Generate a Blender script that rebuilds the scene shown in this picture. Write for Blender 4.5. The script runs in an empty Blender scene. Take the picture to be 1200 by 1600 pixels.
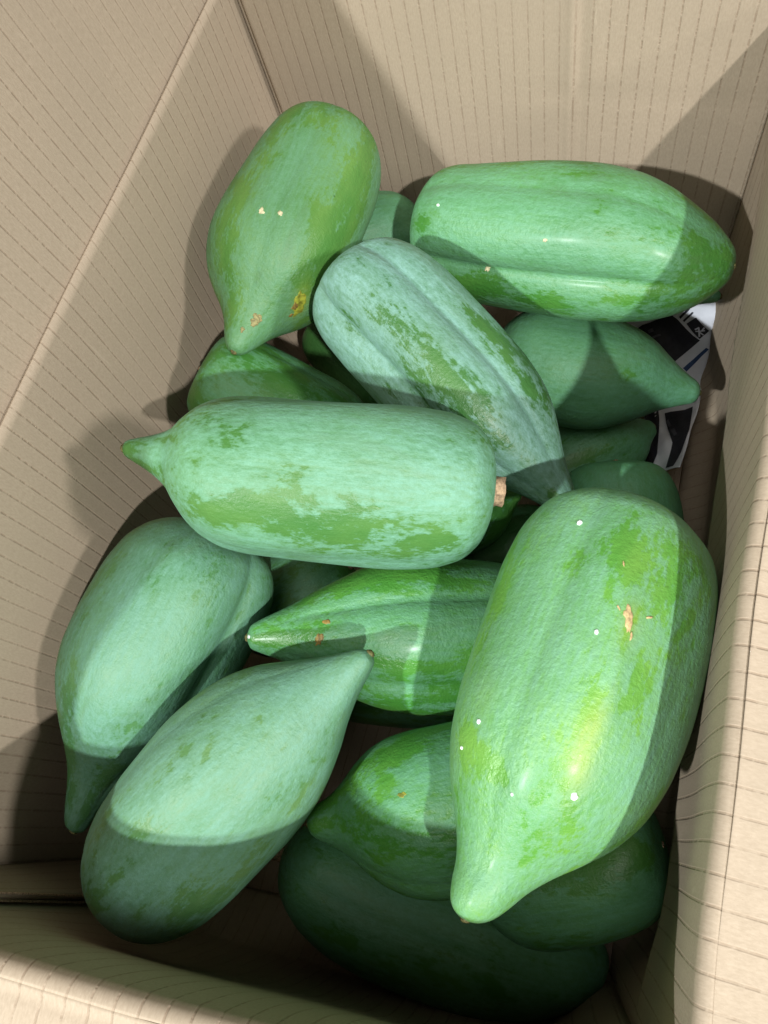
import bpy, math, random
from mathutils import Vector, Matrix, noise

random.seed(7)
scene = bpy.context.scene
col = scene.collection

# ---------------------------------------------------------------- camera, world, lamps, exposure
CAMERA_LOCATION = [0.0, 0.0, 0.686]
CAMERA_AXES = [[0.945521, 0.259261, -0.196909], [-0.170392, 0.909466, 0.37926], [0.277409, -0.325047, 0.904095]]
CAMERA_LENS = 26.55

cam_data = bpy.data.cameras.new('camera')
cam = bpy.data.objects.new('camera', cam_data)
col.objects.link(cam)
cam_data.sensor_fit = 'VERTICAL'
cam_data.sensor_height = 36.0
cam_data.lens = CAMERA_LENS
cam_data.clip_start = 0.01
cam_data.clip_end = 100
cam.matrix_world = Matrix.Translation(CAMERA_LOCATION) @ Matrix(CAMERA_AXES).transposed().to_4x4()
scene.camera = cam

world = bpy.data.worlds.new('World')
scene.world = world
world.use_nodes = True
world.node_tree.nodes['Background'].inputs['Color'].default_value = (1.0, 0.97, 0.92, 1)
world.node_tree.nodes['Background'].inputs['Strength'].default_value = 0.085

BOX_CENTRE = Vector((-0.14, 0.2, 0.3))


def lamp(name, direction, distance, power, size, colour):
    d = Vector(direction).normalized()
    data = bpy.data.lights.new(name, 'AREA')
    data.shape = 'DISK'
    data.size = size
    data.energy = power
    data.color = colour
    o = bpy.data.objects.new(name, data)
    col.objects.link(o)
    o.location = BOX_CENTRE + d * distance
    o.rotation_euler = d.to_track_quat('Z', 'Y').to_euler()
    return o


lamp('ceiling_lamp', (0.65, -0.74, 1.0), 3.0, 104, 0.07, (0.975, 0.99, 1.0))
lamp('ceiling_lamp', (-0.47, -0.92, 1.0), 3.0, 106, 0.09, (0.925, 0.975, 1.0))
lamp('ceiling_lamp', (1.72, -0.12, 1.0), 3.2, 58, 0.34, (0.99, 0.99, 1.0))
lamp('overhead_fill', (0.05, -0.25, 1.0), 2.6, 22, 1.2, (1.0, 0.99, 0.97))  # added soft overhead fill, not a known fitting; lifts the lower fruit

scene.view_settings.view_transform = 'Standard'
scene.view_settings.look = 'None'
scene.view_settings.exposure = 0.0
scene.view_settings.gamma = 1.0
scene.view_settings.use_curve_mapping = False
scene.cycles.max_bounces = 6
scene.cycles.diffuse_bounces = 3

def lerp(a, b, t):
    return a + (b - a) * t


def smooth(e0, e1, x):
    t = max(0.0, min(1.0, (x - e0) / (e1 - e0)))
    return t * t * (3 - 2 * t)


def profile_radius(points, t):
    """Smooth (monotone cubic) interpolation of a (t, radius) profile."""
    n = len(points)
    if t <= points[0][0]:
        return points[0][1]
    if t >= points[-1][0]:
        return points[-1][1]
    k = 0
    while points[k + 1][0] < t:
        k += 1
    def slope(i):
        return (points[i + 1][1] - points[i][1]) / (points[i + 1][0] - points[i][0])
    def tangent(i):
        if i == 0:
            return slope(0)
        if i == n - 1:
            return slope(n - 2)
        a, b = slope(i - 1), slope(i)
        return 0.0 if a * b <= 0 else 2 * a * b / (a + b)
    h = points[k + 1][0] - points[k][0]
    s = (t - points[k][0]) / h
    m0, m1 = tangent(k) * h, tangent(k + 1) * h
    p0, p1 = points[k][1], points[k + 1][1]
    return ((2 * s**3 - 3 * s**2 + 1) * p0 + (s**3 - 2 * s**2 + s) * m0
            + (-2 * s**3 + 3 * s**2) * p1 + (s**3 - s**2) * m1)


def papaya_local(p, t, th):
    """Point of a papaya's skin: t runs from the stem (0) to the tip (1), th around the axis."""
    r = p['R'] * profile_radius(PROFILES[p['profile']], t)
    ph = (th - p['roll']) % (2 * math.pi)
    k = int(ph / (2 * math.pi / 5) + 0.5) % 5
    ribs = p.get('ribs')                                                       # some grooves deep, some faint
    depth = ribs[k] if ribs else 0.55 + 0.45 * math.sin(2.4 * k + 1.3 * p['seed'])
    groove = depth * (1 - (math.sin(2.5 * ph) ** 2 + 0.0016) ** 0.3)
    env = smooth(0.0, 0.07, t) * (1 - 0.75 * smooth(0.72, 0.97, t))
    s = p['seed']
    lump = (math.sin(2 * th + 5.1 * t + s) * 0.019 + math.sin(3 * th - 7.3 * t + 1.7 * s) * 0.013
            + math.sin(th + 9.0 * t + 2.3 * s) * 0.014
            + math.sin(4 * th + 13.0 * t + 0.9 * s) * 0.006)
    r *= 1 - 2.2 * p['lobe'] * env * groove + lump * smooth(0.02, 0.2, t) * (1 - smooth(0.85, 1.0, t))
    b = 4 * t * (1 - t)
    wob = 0.012 * math.sin(6.5 * t + s) * smooth(0.55, 1.0, t) * p['R'] * 8
    return (r * math.cos(th) + p['bend'][0] * b + wob * math.cos(s),
            r * math.sin(th) + p['bend'][1] * b + wob * math.sin(s),
            (t - 0.5) * p['L'] + p['bend'][2] * b)


# ---------------------------------------------------------------- small helpers
def tag(o, label=None, category=None, group=None, kind=None):
    for k, v in (('label', label), ('category', category), ('group', group), ('kind', kind)):
        if v:
            o[k] = v
    return o


def mesh_object(name, verts, faces, mat, parent=None, uvs=None, smooth_shade=True):
    me = bpy.data.meshes.new(name)
    me.from_pydata([tuple(v) for v in verts], [], faces)
    if uvs:
        layer = me.uv_layers.new(name='UVMap')
        for loop in me.loops:
            layer.data[loop.index].uv = uvs[loop.vertex_index]
    if smooth_shade:
        me.polygons.foreach_set('use_smooth', [True] * len(me.polygons))
    me.materials.append(mat)
    me.update()
    o = bpy.data.objects.new(name, me)
    col.objects.link(o)
    if parent:
        o.parent = parent
    return o


def empty(name, loc=(0, 0, 0)):
    o = bpy.data.objects.new(name, None)
    o.empty_display_size = 0.05
    col.objects.link(o)
    o.location = loc
    return o


class Nodes:
    """Short notation for building a node tree."""
    def __init__(self, name):
        self.mat = bpy.data.materials.new(name)
        self.mat.use_nodes = True
        self.nt = self.mat.node_tree
        self.bsdf = self.nt.nodes['Principled BSDF']

    def node(self, kind, **props):
        n = self.nt.nodes.new(kind)
        for k, v in props.items():
            setattr(n, k, v)
        return n

    def set(self, socket, value):
        if isinstance(value, bpy.types.NodeSocket):
            self.nt.links.new(value, socket)
        else:
            socket.default_value = value

    def math(self, op, a, b=0.5, c=None, clamp=False):
        n = self.node('ShaderNodeMath', operation=op, use_clamp=clamp)
        self.set(n.inputs[0], a)
        self.set(n.inputs[1], b)
        if c is not None:
            self.set(n.inputs[2], c)
        return n.outputs[0]

    def mix(self, fac, a, b, blend='MIX'):
        n = self.node('ShaderNodeMix', data_type='RGBA', blend_type=blend)
        self.set(n.inputs[0], fac)
        self.set(n.inputs[6], a)
        self.set(n.inputs[7], b)
        return n.outputs[2]

    def noise(self, vec, scale, detail=3, rough=0.55, w=0.0, distortion=0.0):
        n = self.node('ShaderNodeTexNoise', noise_dimensions='4D')
        self.set(n.inputs['Vector'], vec)
        n.inputs['W'].default_value = w
        n.inputs['Scale'].default_value = scale
        n.inputs['Detail'].default_value = detail
        n.inputs['Roughness'].default_value = rough
        n.inputs['Distortion'].default_value = distortion
        return n.outputs['Fac']

    def scaled(self, vec, s):
        n = self.node('ShaderNodeVectorMath', operation='MULTIPLY')
        self.set(n.inputs[0], vec)
        n.inputs[1].default_value = s
        return n.outputs[0]

    def step(self, v, lo, hi, a=0.0, b=1.0):
        n = self.node('ShaderNodeMapRange', interpolation_type='SMOOTHSTEP')
        self.set(n.inputs[0], v)
        for i, x in enumerate((lo, hi, a, b)):
            self.set(n.inputs[i + 1], x)
        return n.outputs[0]

    def bump(self, height, strength, distance, normal=None):
        n = self.node('ShaderNodeBump')
        n.inputs['Strength'].default_value = strength
        n.inputs['Distance'].default_value = distance
        self.set(n.inputs['Height'], height)
        if normal is not None:
            self.set(n.inputs['Normal'], normal)
        return n.outputs[0]


def plain(name, colour, rough=0.6, spec=0.4, noise_amount=0.25, noise_scale=120.0):
    m = Nodes(name)
    v = m.node('ShaderNodeTexCoord').outputs['Object']
    f = m.noise(v, noise_scale, 4)
    dark = tuple(c * (1 - noise_amount) for c in colour[:3]) + (1,)
    lite = tuple(min(1, c * (1 + noise_amount)) for c in colour[:3]) + (1,)
    m.set(m.bsdf.inputs['Base Color'], m.mix(m.step(f, 0.3, 0.7), dark, lite))
    m.bsdf.inputs['Roughness'].default_value = rough
    m.bsdf.inputs['Specular IOR Level'].default_value = spec
    m.set(m.bsdf.inputs['Normal'], m.bump(f, 0.3, 0.001))
    return m.mat


# ---------------------------------------------------------------- cardboard
def cardboard(name, pitch=0.0113, seed=0.0, line=1.0):
    m = Nodes(name)
    uv = m.node('ShaderNodeUVMap', uv_map='UVMap').outputs[0]
    sep = m.node('ShaderNodeSeparateXYZ')
    m.set(sep.inputs[0], uv)
    u, v = sep.outputs[0], sep.outputs[1]
    # flute lines: thin pressed lines running up the board, broken here and there
    wander = m.math('MULTIPLY_ADD', m.noise(m.scaled(uv, (25, 6, 0)), 1.0, 1, w=seed), 0.0012, u)
    ph = m.math('FRACT', m.math('DIVIDE', wander, pitch))
    dist = m.math('MULTIPLY', m.math('ABSOLUTE', m.math('SUBTRACT', ph, 0.5)), pitch)
    core = m.step(dist, 0.00025, 0.00085, 1.0, 0.0)
    dash = m.step(m.noise(m.scaled(uv, (105, 230, 0)), 1.0, 2, w=seed + 3), 0.36, 0.56, 0.25, 1.0)
    fade = m.step(m.noise(m.scaled(uv, (9, 11, 0)), 1.0, 2, w=seed + 9), 0.3, 0.62, 0.45, 1.0)
    groove = m.math('MULTIPLY', m.math('MULTIPLY', core, dash), fade)
    # fibres, speckle and large blotches of the kraft paper
    fibre = m.noise(m.scaled(uv, (900, 300, 0)), 1.0, 4, 0.7, w=seed + 1)
    speck = m.noise(uv, 1400.0, 2, 0.6, w=seed + 2)
    blotch = m.noise(uv, 14.0, 4, 0.6, w=seed + 4)
    base = m.mix(m.step(fibre, 0.25, 0.75), (0.312, 0.244, 0.170, 1), (0.392, 0.313, 0.226, 1))
    base = m.mix(m.step(blotch, 0.3, 0.75, 0.0, 0.45), base, (0.315, 0.252, 0.180, 1))
    base = m.mix(m.step(speck, 0.62, 0.78, 0.0, 0.35), base, (0.60, 0.50, 0.38, 1))
    base = m.mix(m.step(speck, 0.36, 0.24, 0.0, 0.35), base, (0.25, 0.17, 0.10, 1))
    scuff = m.math('MULTIPLY', m.step(m.noise(m.scaled(uv, (60, 14, 0)), 1.0, 5, 0.7, w=seed + 6, distortion=0.8), 0.60, 0.72),
                   m.step(m.noise(uv, 9.0, 2, w=seed + 7), 0.45, 0.65, 0.0, 0.5))
    base = m.mix(scuff, base, (0.50, 0.41, 0.30, 1))
    base = m.mix(m.math('MULTIPLY', groove, 0.36 * line), base, (0.15, 0.085, 0.045, 1))
    m.set(m.bsdf.inputs['Base Color'], base)
    m.bsdf.inputs['Roughness'].default_value = 0.72
    m.bsdf.inputs['Specular IOR Level'].default_value = 0.25
    wave = m.math('SINE', m.math('MULTIPLY', m.math('DIVIDE', wander, pitch), 2 * math.pi))
    h = m.math('ADD', m.math('MULTIPLY', wave, -0.12), m.math('MULTIPLY', fibre, 0.22))
    h = m.math('SUBTRACT', h, m.math('MULTIPLY', groove, 1.0))
    h = m.math('ADD', h, m.math('MULTIPLY', blotch, 1.6))
    m.set(m.bsdf.inputs['Normal'], m.bump(h, 0.5, 0.0007))
    return m.mat


CARD = [cardboard('kraft_cardboard_%s' % n, seed=s) for n, s in
        (('left', 0), ('far', 11), ('right', 23), ('near', 37), ('flap', 51), ('base', 63))]
CARD_EDGE = plain('cut_cardboard_edge', (0.36, 0.26, 0.17), 0.85, 0.2, 0.35, 500)


def sheet(name, grid, uvgrid, thick, mat, parent, flip=False):
    """A bent board: the given inner grid plus an outer grid `thick` behind it, closed round the rim."""
    ni, nj = len(grid), len(grid[0])
    verts, uvs, faces = [], [], []
    for i in range(ni):
        for j in range(nj):
            verts.append(grid[i][j])
            uvs.append(uvgrid[i][j])
    for i in range(ni):
        for j in range(nj):
            a = grid[min(i + 1, ni - 1)][j] - grid[max(i - 1, 0)][j]
            b = grid[i][min(j + 1, nj - 1)] - grid[i][max(j - 1, 0)]
            n = a.cross(b).normalized() * (-1 if flip else 1)
            verts.append(grid[i][j] - n * thick)
            uvs.append(uvgrid[i][j])
    N = ni * nj
    q = lambda i, j, o=0: o + i * nj + j
    for i in range(ni - 1):
        for j in range(nj - 1):
            f = (q(i, j), q(i + 1, j), q(i + 1, j + 1), q(i, j + 1))
            g = (q(i, j, N), q(i, j + 1, N), q(i + 1, j + 1, N), q(i + 1, j, N))
            faces += [f[::-1], g[::-1]] if flip else [f, g]
    rim = []
    rim += [(q(i, 0), q(i + 1, 0)) for i in range(ni - 1)]
    rim += [(q(ni - 1, j), q(ni - 1, j + 1)) for j in range(nj - 1)]
    rim += [(q(i + 1, nj - 1), q(i, nj - 1)) for i in range(ni - 2, -1, -1)]
    rim += [(q(0, j + 1), q(0, j)) for j in range(nj - 2, -1, -1)]
    for a, b in rim:
        f = (a, a + N, b + N, b)
        faces.append(f[::-1] if flip else f)
    return mesh_object(name, verts, faces, mat, parent, uvs)


# ---------------------------------------------------------------- the box
H = 0.35
BL, BR = Vector((-0.341, 0.522, 0)), Vector((0.061, 0.503, 0))
FL, FR = Vector((-0.343, -0.121, 0)), Vector((0.062, -0.087, 0))
box = empty('cardboard_box', (-0.14, 0.2, 0))
tag(box, 'open brown corrugated cardboard box holding the papayas', 'box')
inv = box.matrix_basis.inverted()


def wall(name, A, B, off, mat, nu=90, zs=None, roll=0.0, ucut=(0, 1), top=H, thick=0.0055, u0=0.0):
    """Inner face from A to B (seen from inside, A on the left hand), off(s, z) pushes it inwards."""
    d = (B - A)
    L = d.length
    d = d / L
    inward = Vector((0, 0, 1)).cross(d) * -1
    grid, uvg = [], []
    zs = zs or [top * k / 44 for k in range(45)]
    for i in range(nu + 1):
        s = L * lerp(ucut[0], ucut[1], i / nu)
        row, uvr = [], []
        for z in zs:
            zz = z * (top - roll) / top
            row.append(A + d * s + inward * off(s, L, zz) + Vector((0, 0, zz)) - box.location)
            uvr.append((s + u0, zz))
        if roll:
            o = off(s, L, top - roll)
            for k in range(1, 11):
                a = math.pi / 2 * k / 10
                row.append(A + d * s + inward * (o - roll * (1 - math.cos(a)))
                           + Vector((0, 0, top - roll + roll * math.sin(a))) - box.location)
                uvr.append((s + u0, top - roll + roll * a))
        grid.append(row)
        uvg.append(uvr)
    return sheet(name, grid, uvg, thick, mat, box, flip=False), d, inward, L


def ends(s, L, w):
    return smooth(0, w, s) * smooth(0, w, L - s)


def off_left(s, L, z):
    return -0.010 * ends(s, L, 0.12) * smooth(0, 0.06, z) * (1 - smooth(0.14, 0.34, z)) + 0.0006 * math.sin(23 * s + 9 * z)


def off_far(s, L, z):
    o = 0.0008 * math.sin(17 * s + 11 * z) * ends(s, L, 0.03)
    o -= 0.005 * (1 - smooth(0.003, 0.007, s)) * smooth(0.16, 0.24, z)       # open slit at the corner
    # a pressed fold running up the board and a faint scored line across it
    x = s - 0.262
    o += 0.0016 * math.exp(-(x / 0.0035) ** 2) - 0.0013 * math.exp(-((x - 0.008) / 0.004) ** 2)
    o -= 0.0006 * math.exp(-((z - 0.262) / 0.0012) ** 2) * smooth(0.2, 0.26, s)
    return o


def off_right(s, L, z):
    e = ends(s, L, 0.16) if s < 0.3 else ends(s, L, 0.07)
    e *= smooth(0.0, 0.04, z)
    crest = 0.19 + 0.07 * (1 - smooth(0, 0.2, s)) + 0.006 * math.sin(31 * s)
    o = -0.0055 * (1 - smooth(0.2, 0.343, z)) * e
    o -= 0.017 * e * (1 - smooth(crest - 0.012, crest, z))
    o += 0.0007 * math.sin(41 * s + 13 * z) * e + 0.0016 * math.sin(15 * s + 0.7) * e * smooth(0.25, 0.34, z)
    return o


def off_near(s, L, z):
    e = smooth(0, 0.05, s) * smooth(0, 0.12, L - s) * smooth(0.0, 0.045, z)
    o = -0.036 * e * (1 - smooth(0.10, 0.345, z))
    return o + 0.0007 * math.sin(29 * s + 17 * z) * e + 0.0014 * math.sin(17 * s) * e * smooth(0.25, 0.34, z)


left_wall, *_ = wall('wall_panel', FL, BL, off_left, CARD[0], ucut=(0, 1.02), thick=0.002)
far_wall, *_ = wall('wall_panel', BL, BR, off_far, CARD[1], nu=260)
right_wall, *_ = wall('wall_panel', BR, FR, off_right, CARD[2], roll=0.006, zs=[H * k / 90 for k in range(91)])
near_wall, *_ = wall('wall_panel', FR, FL, off_near, CARD[3], roll=0.008)

# bottom: two inner flaps meeting in the middle
base_bits = []
for a, b in ((0.0, 0.4985), (0.5015, 1.0)):
    grid, uvg = [], []
    for i in range(13):
        y = lerp(-0.122, 0.526, lerp(a, b, i / 12))
        grid.append([Vector((lerp(-0.347, 0.067, j / 20), y, 0.0)) - box.location for j in range(21)])
        uvg.append([(lerp(-0.35, 0.085, j / 20), y) for j in range(21)])
    sheet('bottom_flap', grid, uvg, 0.0055, CARD[5], box, flip=True)


def flap(name, A, B, out, rise, length, mat, lift=0.0, gap=0.004, sag=0.0, u0=0.0, inset=0.006, bead=0.0, off=None):
    """A top flap hinged along A-B, leaving the hinge in the direction `out` (horizontal) and `rise` (up)."""
    d = (B - A)
    L = d.length
    d = d / L
    dirv = (out * math.cos(rise) + Vector((0, 0, math.sin(rise)))).normalized()
    nrm = d.cross(dirv)
    if nrm.z < 0:
        nrm = -nrm
    grid, uvg = [], []
    for i in range(41):
        s = lerp(inset, L - inset, i / 40)
        row, uvr = [], []
        for j in range(49):
            q = (j / 48) ** 1.7
            w = q * length
            p = A + d * s + Vector((0, 0, H + lift)) + out * gap + dirv * w
            if off:
                p -= out * off(s, L, H - 0.008) * math.exp(-w / 0.06)
            p += nrm * (sag * math.sin(math.pi * q) + 0.0008 * math.sin(19 * s + 15 * w))
            if bead:
                p += nrm * bead * (math.exp(-((w - 0.0012) / 0.0011) ** 2) - 0.8 * math.exp(-((w - 0.0055) / 0.0022) ** 2))
            row.append(p - box.location)
            uvr.append((s + u0, w))
        grid.append(row)
        uvg.append(uvr)
    a = grid[1][0] - grid[0][0]
    b = grid[0][1] - grid[0][0]
    return sheet(name, grid, uvg, 0.0045, mat, box, flip=a.cross(b).dot(nrm) < 0)


o = flap('top_flap', FL, BL, Vector((-1, 0, 0)), math.radians(85), 0.26, CARD[4], lift=-0.006, gap=0.0028, u0=0.004, sag=-0.004)
flap('top_flap', BL + Vector((0, 0.001, 0)), BR + Vector((0, 0.001, 0)), Vector((0, 1, 0)), math.radians(-12), 0.2, CARD[4], lift=0.0, gap=0.006)
flap('top_flap', BR, FR, Vector((1, 0, 0)), math.radians(-5), 0.2, CARD[4], gap=0.0060, bead=0.0003, lift=0.0003, off=off_right)
flap('top_flap', FR, FL, Vector((0.084, -1, 0)).normalized(), math.radians(-4), 0.2, CARD[4], gap=0.0078, bead=0.0007, lift=0.0003, off=off_near)

# the glued joint in the near left corner, its cut edge scalloped
d = (FR - FL).normalized()
inn = Vector((-d.y, d.x, 0))
Lf = (FR - FL).length
grid, uvg = [], []
TAB = 0.052
for i in range(14):
    s = TAB * i / 13
    row, uvr = [], []
    for j in range(40):
        z = 0.004 + 0.334 * j / 39
        o_ = off_near(Lf - s, Lf, z) + 0.0042 + 0.002 * (s / TAB) ** 2
        row.append(FL + d * (s + 0.0015) + inn * o_ + Vector((0, 0, z)) - box.location)
        uvr.append((s + 0.21, z))
    grid.append(row)
    uvg.append(uvr)
tab = sheet('glue_tab', grid, uvg, 0.0034, CARD[3], box, flip=True)
verts, faces = [], []
for k in range(165):
    z = 0.006 + 0.002 * k
    for side in (0.0005, 0.0046):
        s = TAB + 0.0016
        o_ = off_near(Lf - s, Lf, z) + side + 0.0014
        c = FL + d * s + inn * o_ + Vector((0, 0, z)) - box.location
        n0 = len(verts)
        for dx in (0, 0.0014):
            for dy in (0, 0.0011):
                for dz in (0, 0.0011):
                    verts.append(c + d * dx + inn * dy + Vector((0, 0, dz)))
        for f in ((0, 1, 3, 2), (4, 6, 7, 5), (0, 4, 5, 1), (2, 3, 7, 6), (0, 2, 6, 4), (1, 5, 7, 3)):
            faces.append(tuple(n0 + q for q in f))
teeth = mesh_object('cut_edge', verts, faces, CARD_EDGE, tab, smooth_shade=False)
teeth['kind'] = 'stuff'

# what the box stands on
gm = plain('concrete_floor', (0.30, 0.29, 0.28), 0.8, 0.3, 0.15, 20)
ground = mesh_object('floor', [(-3, -3, -0.012), (3, -3, -0.012), (3, 3, -0.012), (-3, 3, -0.012)], [(0, 1, 2, 3)], gm)
tag(ground, kind='structure')

# ---------------------------------------------------------------- newspaper
PAPER_ROWS = [
    ([-0.0341, 0.4934, 0.05], [0.066, 0.4858, 0.0741]),
    ([-0.0278, 0.4727, 0.05], [0.066, 0.4661, 0.0737]),
    ([-0.012, 0.4485, 0.05], [0.067, 0.4596, 0.0485]),
    ([0.0003, 0.4281, 0.045], [0.067, 0.4457, 0.0321]),
    ([0.0102, 0.4072, 0.035], [0.067, 0.4252, 0.0193]),
    ([0.0174, 0.3889, 0.02], [0.064, 0.3863, 0.0368]),
    ([0.0222, 0.3719, 0.014], [0.06, 0.3601, 0.0466]),
    ([0.0252, 0.3536, 0.01], [0.056, 0.328, 0.0695]),
    ([0.0281, 0.3346, 0.008], [0.05, 0.2906, 0.1062]),
]
PAPER_PRINT = [
    ('black', [(0.254, 1.514), (0.64, 0.893), (0.892, 2.171), (0.587, 3.225), (0.26, 2.429)]),
    ('black', [(0.769, 1.314), (0.844, 1.0), (0.961, 1.657), (0.888, 2.086)]),
    ('black', [(0.664, 0.893), (0.691, 0.571), (0.703, 0.607), (0.682, 0.964)]),
    ('black', [(0.707, 1.057), (0.78, 0.607), (0.792, 0.679), (0.719, 1.143)]),
    ('black', [(0.737, 1.2), (0.811, 0.786), (0.824, 0.821), (0.75, 1.257)]),
    ('white', [(0.837, 1.514), (0.873, 1.4), (0.881, 1.457), (0.845, 1.571)]),
    ('white', [(0.846, 1.6), (0.924, 1.571), (0.927, 1.629), (0.847, 1.657)]),
    ('white', [(0.866, 1.4), (0.88, 1.429), (0.89, 1.943), (0.876, 1.943)]),
    ('white', [(0.887, 1.657), (0.921, 1.829), (0.916, 1.886), (0.882, 1.714)]),
    ('white', [(0.892, 1.6), (0.912, 1.429), (0.926, 1.457), (0.906, 1.629)]),
    ('grey', [(0.378, 1.629), (0.436, 1.543), (0.442, 1.686), (0.382, 1.771)]),
    ('grey', [(0.385, 1.943), (0.506, 1.771), (0.509, 1.857), (0.387, 2.029)]),
    ('blue', [(0.743, 3.35), (0.785, 3.5), (0.988, 2.686), (0.958, 2.6)]),
    ('black', [(0.021, 5.067), (0.411, 4.9), (0.5, 6.0), (0.545, 7.167), (0.47, 7.867), (0.036, 7.867)]),
    ('black', [(0.553, 5.0), (0.94, 4.85), (0.979, 6.067), (0.957, 7.133), (0.904, 7.867), (0.795, 7.867), (0.78, 6.667)]),
    ('grey', [(0.607, 5.333), (0.64, 5.267), (0.721, 5.667), (0.686, 5.733)]),
    ('grey', [(0.716, 5.933), (0.765, 5.867), (0.83, 6.267), (0.793, 6.333)]),
]

rows3 = [(Vector(a), Vector(b)) for a, b in PAPER_ROWS]


def paper_point(u, v):
    k = max(0, min(len(rows3) - 2, int(math.floor(v))))
    t = v - k
    def cr(side, idx):
        return rows3[max(0, min(len(rows3) - 1, idx))][side]
    def spline(side):
        p0, p1, p2, p3 = (cr(side, k + q) for q in (-1, 0, 1, 2))
        return 0.5 * ((2 * p1) + (p2 - p0) * t + (2 * p0 - 5 * p1 + 4 * p2 - p3) * t * t + (3 * p1 - p0 - 3 * p2 + p3) * t**3)
    a, b = spline(0), spline(1)
    p = a.lerp(b, u)
    sagz = -0.020 * math.sin(math.pi * max(0, min(1, u)))             # sags from the wall down to the fruit
    crump = 0.0022 * math.sin(9 * u + 2.1 * v) + 0.0014 * math.sin(17 * u - 3.3 * v)
    return p + Vector((0.3 * sagz, 0, 0.7 * sagz * 0.6 + crump))


def paper_patch(name, poly, mat, parent, lift, n=7):
    """A printed shape: a fan of the polygon laid on the sheet."""
    cu = sum(p[0] for p in poly) / len(poly)
    cv = sum(p[1] for p in poly) / len(poly)
    ring = []
    for i in range(len(poly)):
        a, b = poly[i], poly[(i + 1) % len(poly)]
        for k in range(4):
            ring.append((lerp(a[0], b[0], k / 4), lerp(a[1], b[1], k / 4)))
    uvp = [(cu, cv)]
    for q in range(1, n + 1):
        uvp += [(lerp(cu, r[0], q / n), lerp(cv, r[1], q / n)) for r in ring]
    verts = []
    for u, v in uvp:
        p = paper_point(u, v)
        e = 0.01
        nn = (paper_point(u + e, v) - p).cross(paper_point(u, v + e) - p).normalized()
        if nn.z < 0:
            nn = -nn
        verts.append(p + nn * lift - news.location)
    m = len(ring)
    faces = [(0, 1 + i, 1 + (i + 1) % m) for i in range(m)]
    for q in range(n - 1):
        for i in range(m):
            a, b = 1 + q * m + i, 1 + q * m + (i + 1) % m
            faces.append((a, a + m, b + m, b))
    o = mesh_object(name, verts, faces, mat, parent)
    return o


news = empty('newspaper', (0.04, 0.38, 0.02))
tag(news, 'crumpled printed newspaper sheet tucked along the right wall under the papayas', 'newspaper')
paper_white = plain('newsprint', (0.66, 0.67, 0.72), 0.8, 0.2, 0.06, 60)
inks = {'black': plain('black_ink', (0.022, 0.022, 0.03), 0.6, 0.3, 0.2, 200),
        'white': plain('white_print', (0.62, 0.63, 0.70), 0.8, 0.2, 0.05, 60),
        'grey': plain('grey_ink', (0.09, 0.09, 0.11), 0.7, 0.3, 0.2, 200),
        'blue': plain('blue_ink', (0.03, 0.06, 0.15), 0.6, 0.3, 0.2, 200)}
grid, uvg = [], []
NV = (len(rows3) - 1)
for i in range(33):
    grid.append([paper_point(i / 32, NV * j / 72) - news.location for j in range(73)])
    uvg.append([(i / 32, j / 72) for j in range(73)])
sheet('paper_sheet', grid, uvg, 0.0006, paper_white, news, flip=True)
for i, (ink, poly) in enumerate(PAPER_PRINT):
    paper_patch('print', poly, inks[ink], news, 0.0007 if ink in ('black', 'blue') else 0.0011)

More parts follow.
